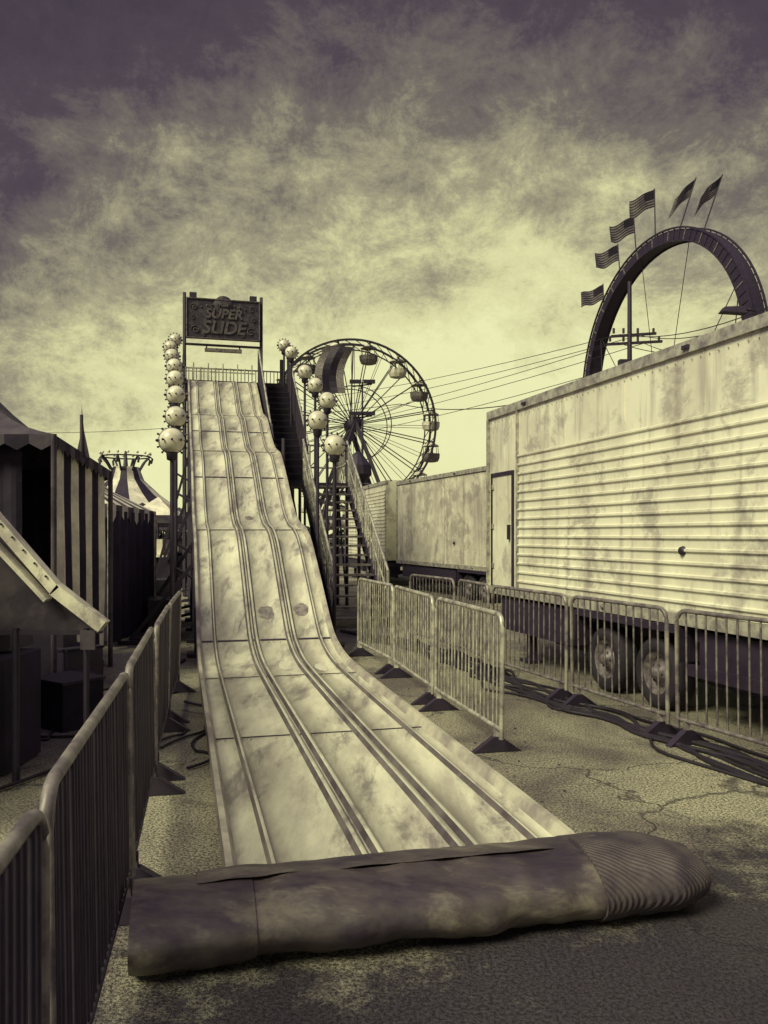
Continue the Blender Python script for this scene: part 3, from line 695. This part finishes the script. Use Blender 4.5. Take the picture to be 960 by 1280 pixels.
g.tube(bp(20,785),Vector((bp(20,0).x,5.6,0)),.025,3,6)
for k in range(9): g.sph(bp(-55+k*14,590+k*16.3,5.49),.009,3,6,4)
g.box((-3.1,6.0,.42),(.9,.6,.8),0);g.box((-3.0,6.2,.9),(.5,.4,.12),3)
g.finish("awning_frame",['darkfab','white','midfab','dark'],bt)
g=MB()
for k in range(12):
    y=6.9+random.uniform(-.5,3.8);x=-3.1+random.uniform(-.6,.4)-.25*(y-7);sx=random.uniform(.2,.5);rz=random.random()
    g.box((x,y,sx/2),(sx,sx*1.2,sx),k%2,rz)
    g.box((x,y,sx+.012),(sx*1.06,sx*1.26,.024),1-k%2,rz)
g.finish("equipment_crates",['dark','darkfab'])

random.seed(11)
g=MB()
def wig(pts,n=14,amp=.05,r=.014):
    out=[]
    for i in range(len(pts)-1):
        a=Vector((*pts[i],0));b=Vector((*pts[i+1],0))
        for k in range(n):
            t=k/n; out.append(a.lerp(b,t))
    out.append(Vector((*pts[-1],0)));sd=random.random()*50
    for _ in range(3): out=[out[0]]+[(out[i-1]+out[i]*2+out[i+1])/4 for i in range(1,len(out)-1)]+[out[-1]]
    res=[]
    for i,p in enumerate(out):
        res.append(Vector((p.x+amp*2*noise.noise(Vector((i*.16,sd,0))),p.y+amp*2*noise.noise(Vector((i*.16,sd,9))),r+.008*noise.noise(Vector((i*.3,sd,4)))+.004)))
    g.path(res,r,0,6)
for k in range(9):
    o=k*.05-.1
    wig([(3.5+o,3.4),(2.45+o,6.2),(1.92+o,7.7),(1.45+o,8.9),(1.1+o,10.2),(.5+o,11.8),(-.6,14.2)],12,.17,.013+.005*(k%2))
wig([(-2.0,7.6),(-1.75,6.9),(-1.85,6.3),(-1.65,6.6),(-1.5,7.4)],10,.1,.010)
wig([(-1.9,8.2),(-1.45,7.2),(-1.35,6.5),(-1.5,5.9)],10,.14,.011)
wig([(-2.2,9),(-2.9,7.5),(-2.6,6.2),(-3.2,5)],12,.2,.012);wig([(-2.4,10),(-3.1,8),(-2.4,6.6),(-2.8,4.4)],12,.25,.012)
g.finish("power_cables",['cable'])
g=MB();random.seed(21)
for k in range(380):
    y=random.uniform(4.4,12);x=random.uniform(-2.2,3.2)*(.5+y*.07)
    r=random.uniform(.006,.018);a=random.random()*6.3;c=Vector((x,y,.004))
    if -.745-.25*(y-4)-.1<x<1.15-.25*(y-4)+.1: continue
    g.add([c+Vector((math.cos(a+q)*r*f,math.sin(a+q)*r*f,random.uniform(.001,.012))) for q,f in((0,1),(1.5,.5),(3.1,1),(4.6,.45))],[(0,1,2,3)],0 if k%6 else 1)
g.finish("ground_litter",['darkfab','skirt'])
random.seed(2);g=MB()
for k in range(420):
    x=random.uniform(-110,60);y=random.uniform(118,135);hh=3.0+2.0*noise.noise(Vector((x*.06,0,0)))+random.uniform(-1.2,.8)
    for j in range(5):
        c=Vector((x+random.uniform(-1.6,1.6),y+random.uniform(-1,1),max(.3,hh*random.uniform(.1,1))));r=random.uniform(.5,1.3)
        vs=[c+Vector((random.uniform(-r,r),random.uniform(-r,r),random.uniform(-r,r)*.8)) for _ in range(6)]
        g.add(vs,[(0,1,2),(2,3,4),(4,5,0),(1,3,5),(0,2,4)],0)
g.finish("distant_trees",['foliage'])

# ------------------------------------------------------------ camera, light, world
cam=bpy.data.cameras.new("camera");co=bpy.data.objects.new("camera",cam);scene.collection.objects.link(co);scene.camera=co
co.location=(0,0,CH);co.rotation_euler=(math.radians(90),0,0);cam.sensor_fit='AUTO';cam.sensor_width=36;cam.lens=36*F/1280;cam.shift_y=28/1280;cam.clip_end=3000
sd=Vector((-.52,-.50,.69)).normalized()
li=bpy.data.lights.new("sun",'SUN');li.energy=4.3;li.angle=math.radians(24);li.color=(1,.98,.62)
lo=bpy.data.objects.new("sun",li);scene.collection.objects.link(lo);lo.rotation_euler=sd.to_track_quat('Z','Y').to_euler();lo.location=(-20,-10,30)
w=bpy.data.worlds.new("World");scene.world=w;w.use_nodes=True;nt=w.node_tree;N=nt.nodes;L=nt.links;bg=N["Background"]
sky=N.new("ShaderNodeTexSky");sky.sky_type='NISHITA';sky.sun_disc=False;sky.sun_elevation=math.asin(sd.z);sky.sun_rotation=math.atan2(sd.x,sd.y)
tc=N.new("ShaderNodeTexCoord");sx=N.new("ShaderNodeSeparateXYZ");L.new(tc.outputs["Generated"],sx.inputs[0])
def mth(op,a,b=None,c=None):
    x=N.new("ShaderNodeMath");x.operation=op
    for i,k in enumerate((a,b,c)):
        if k is None: continue
        if hasattr(k,'links'): L.new(k,x.inputs[i])
        else: x.inputs[i].default_value=k
    return x.outputs[0]
def noi(sc,det,dist,ro,st=(1,1,1.6),off=(0,0,0)):
    mp=N.new("ShaderNodeMapping");mp.inputs["Scale"].default_value=st;mp.inputs["Location"].default_value=off;L.new(tc.outputs["Generated"],mp.inputs[0])
    n=N.new("ShaderNodeTexNoise");n.inputs["Scale"].default_value=sc;n.inputs["Detail"].default_value=det;n.inputs["Distortion"].default_value=dist;n.inputs["Roughness"].default_value=ro
    L.new(mp.outputs[0],n.inputs["Vector"]);return n.outputs[0]
xx=mth('SUBTRACT',sx.outputs[0],.06)
v=mth('ADD',sx.outputs[2],mth('MULTIPLY',mth('MULTIPLY',xx,xx),.85))
v=mth('ADD',v,mth('MULTIPLY',mth('SUBTRACT',noi(3.4,6,.1,.6,(1,1,2.1),(.3,.2,.1)),.5),.38))
v=mth('ADD',v,mth('MULTIPLY',mth('SUBTRACT',noi(11,8,.25,.80,(1,1,1.3)),.5),.40))
cr=N.new("ShaderNodeValToRGB");L.new(v,cr.inputs[0]);els=cr.color_ramp.elements
data=[(0,(.80,.80,.42)),(.20,(.86,.86,.47)),(.29,(.70,.68,.36)),(.37,(.38,.35,.22)),(.45,(.18,.155,.13)),(.56,(.080,.060,.078)),(.76,(.048,.034,.055)),(.9,(.14,.11,.17)),(1,(.36,.30,.42))]  # last stops: unseen zenith brightened to purple, added as fill light from above
els[0].position=0;els[0].color=(*data[0][1],1);els[1].position=1;els[1].color=(*data[-1][1],1)
for p,c in data[1:-1]:
    e=els.new(p);e.color=(*c,1)
sc=N.new("ShaderNodeMixRGB");sc.blend_type='MULTIPLY';sc.inputs[0].default_value=1;L.new(sky.outputs[0],sc.inputs[1]);sc.inputs[2].default_value=(.10,.10,.08,1)
mx=N.new("ShaderNodeMixRGB");mx.inputs[0].default_value=.97;L.new(sc.outputs[0],mx.inputs[1]);L.new(cr.outputs[0],mx.inputs[2])
L.new(mx.outputs[0],bg.inputs[0]);bg.inputs[1].default_value=1.0
scene.view_settings.view_transform='Standard';scene.view_settings.look='None';scene.view_settings.exposure=0
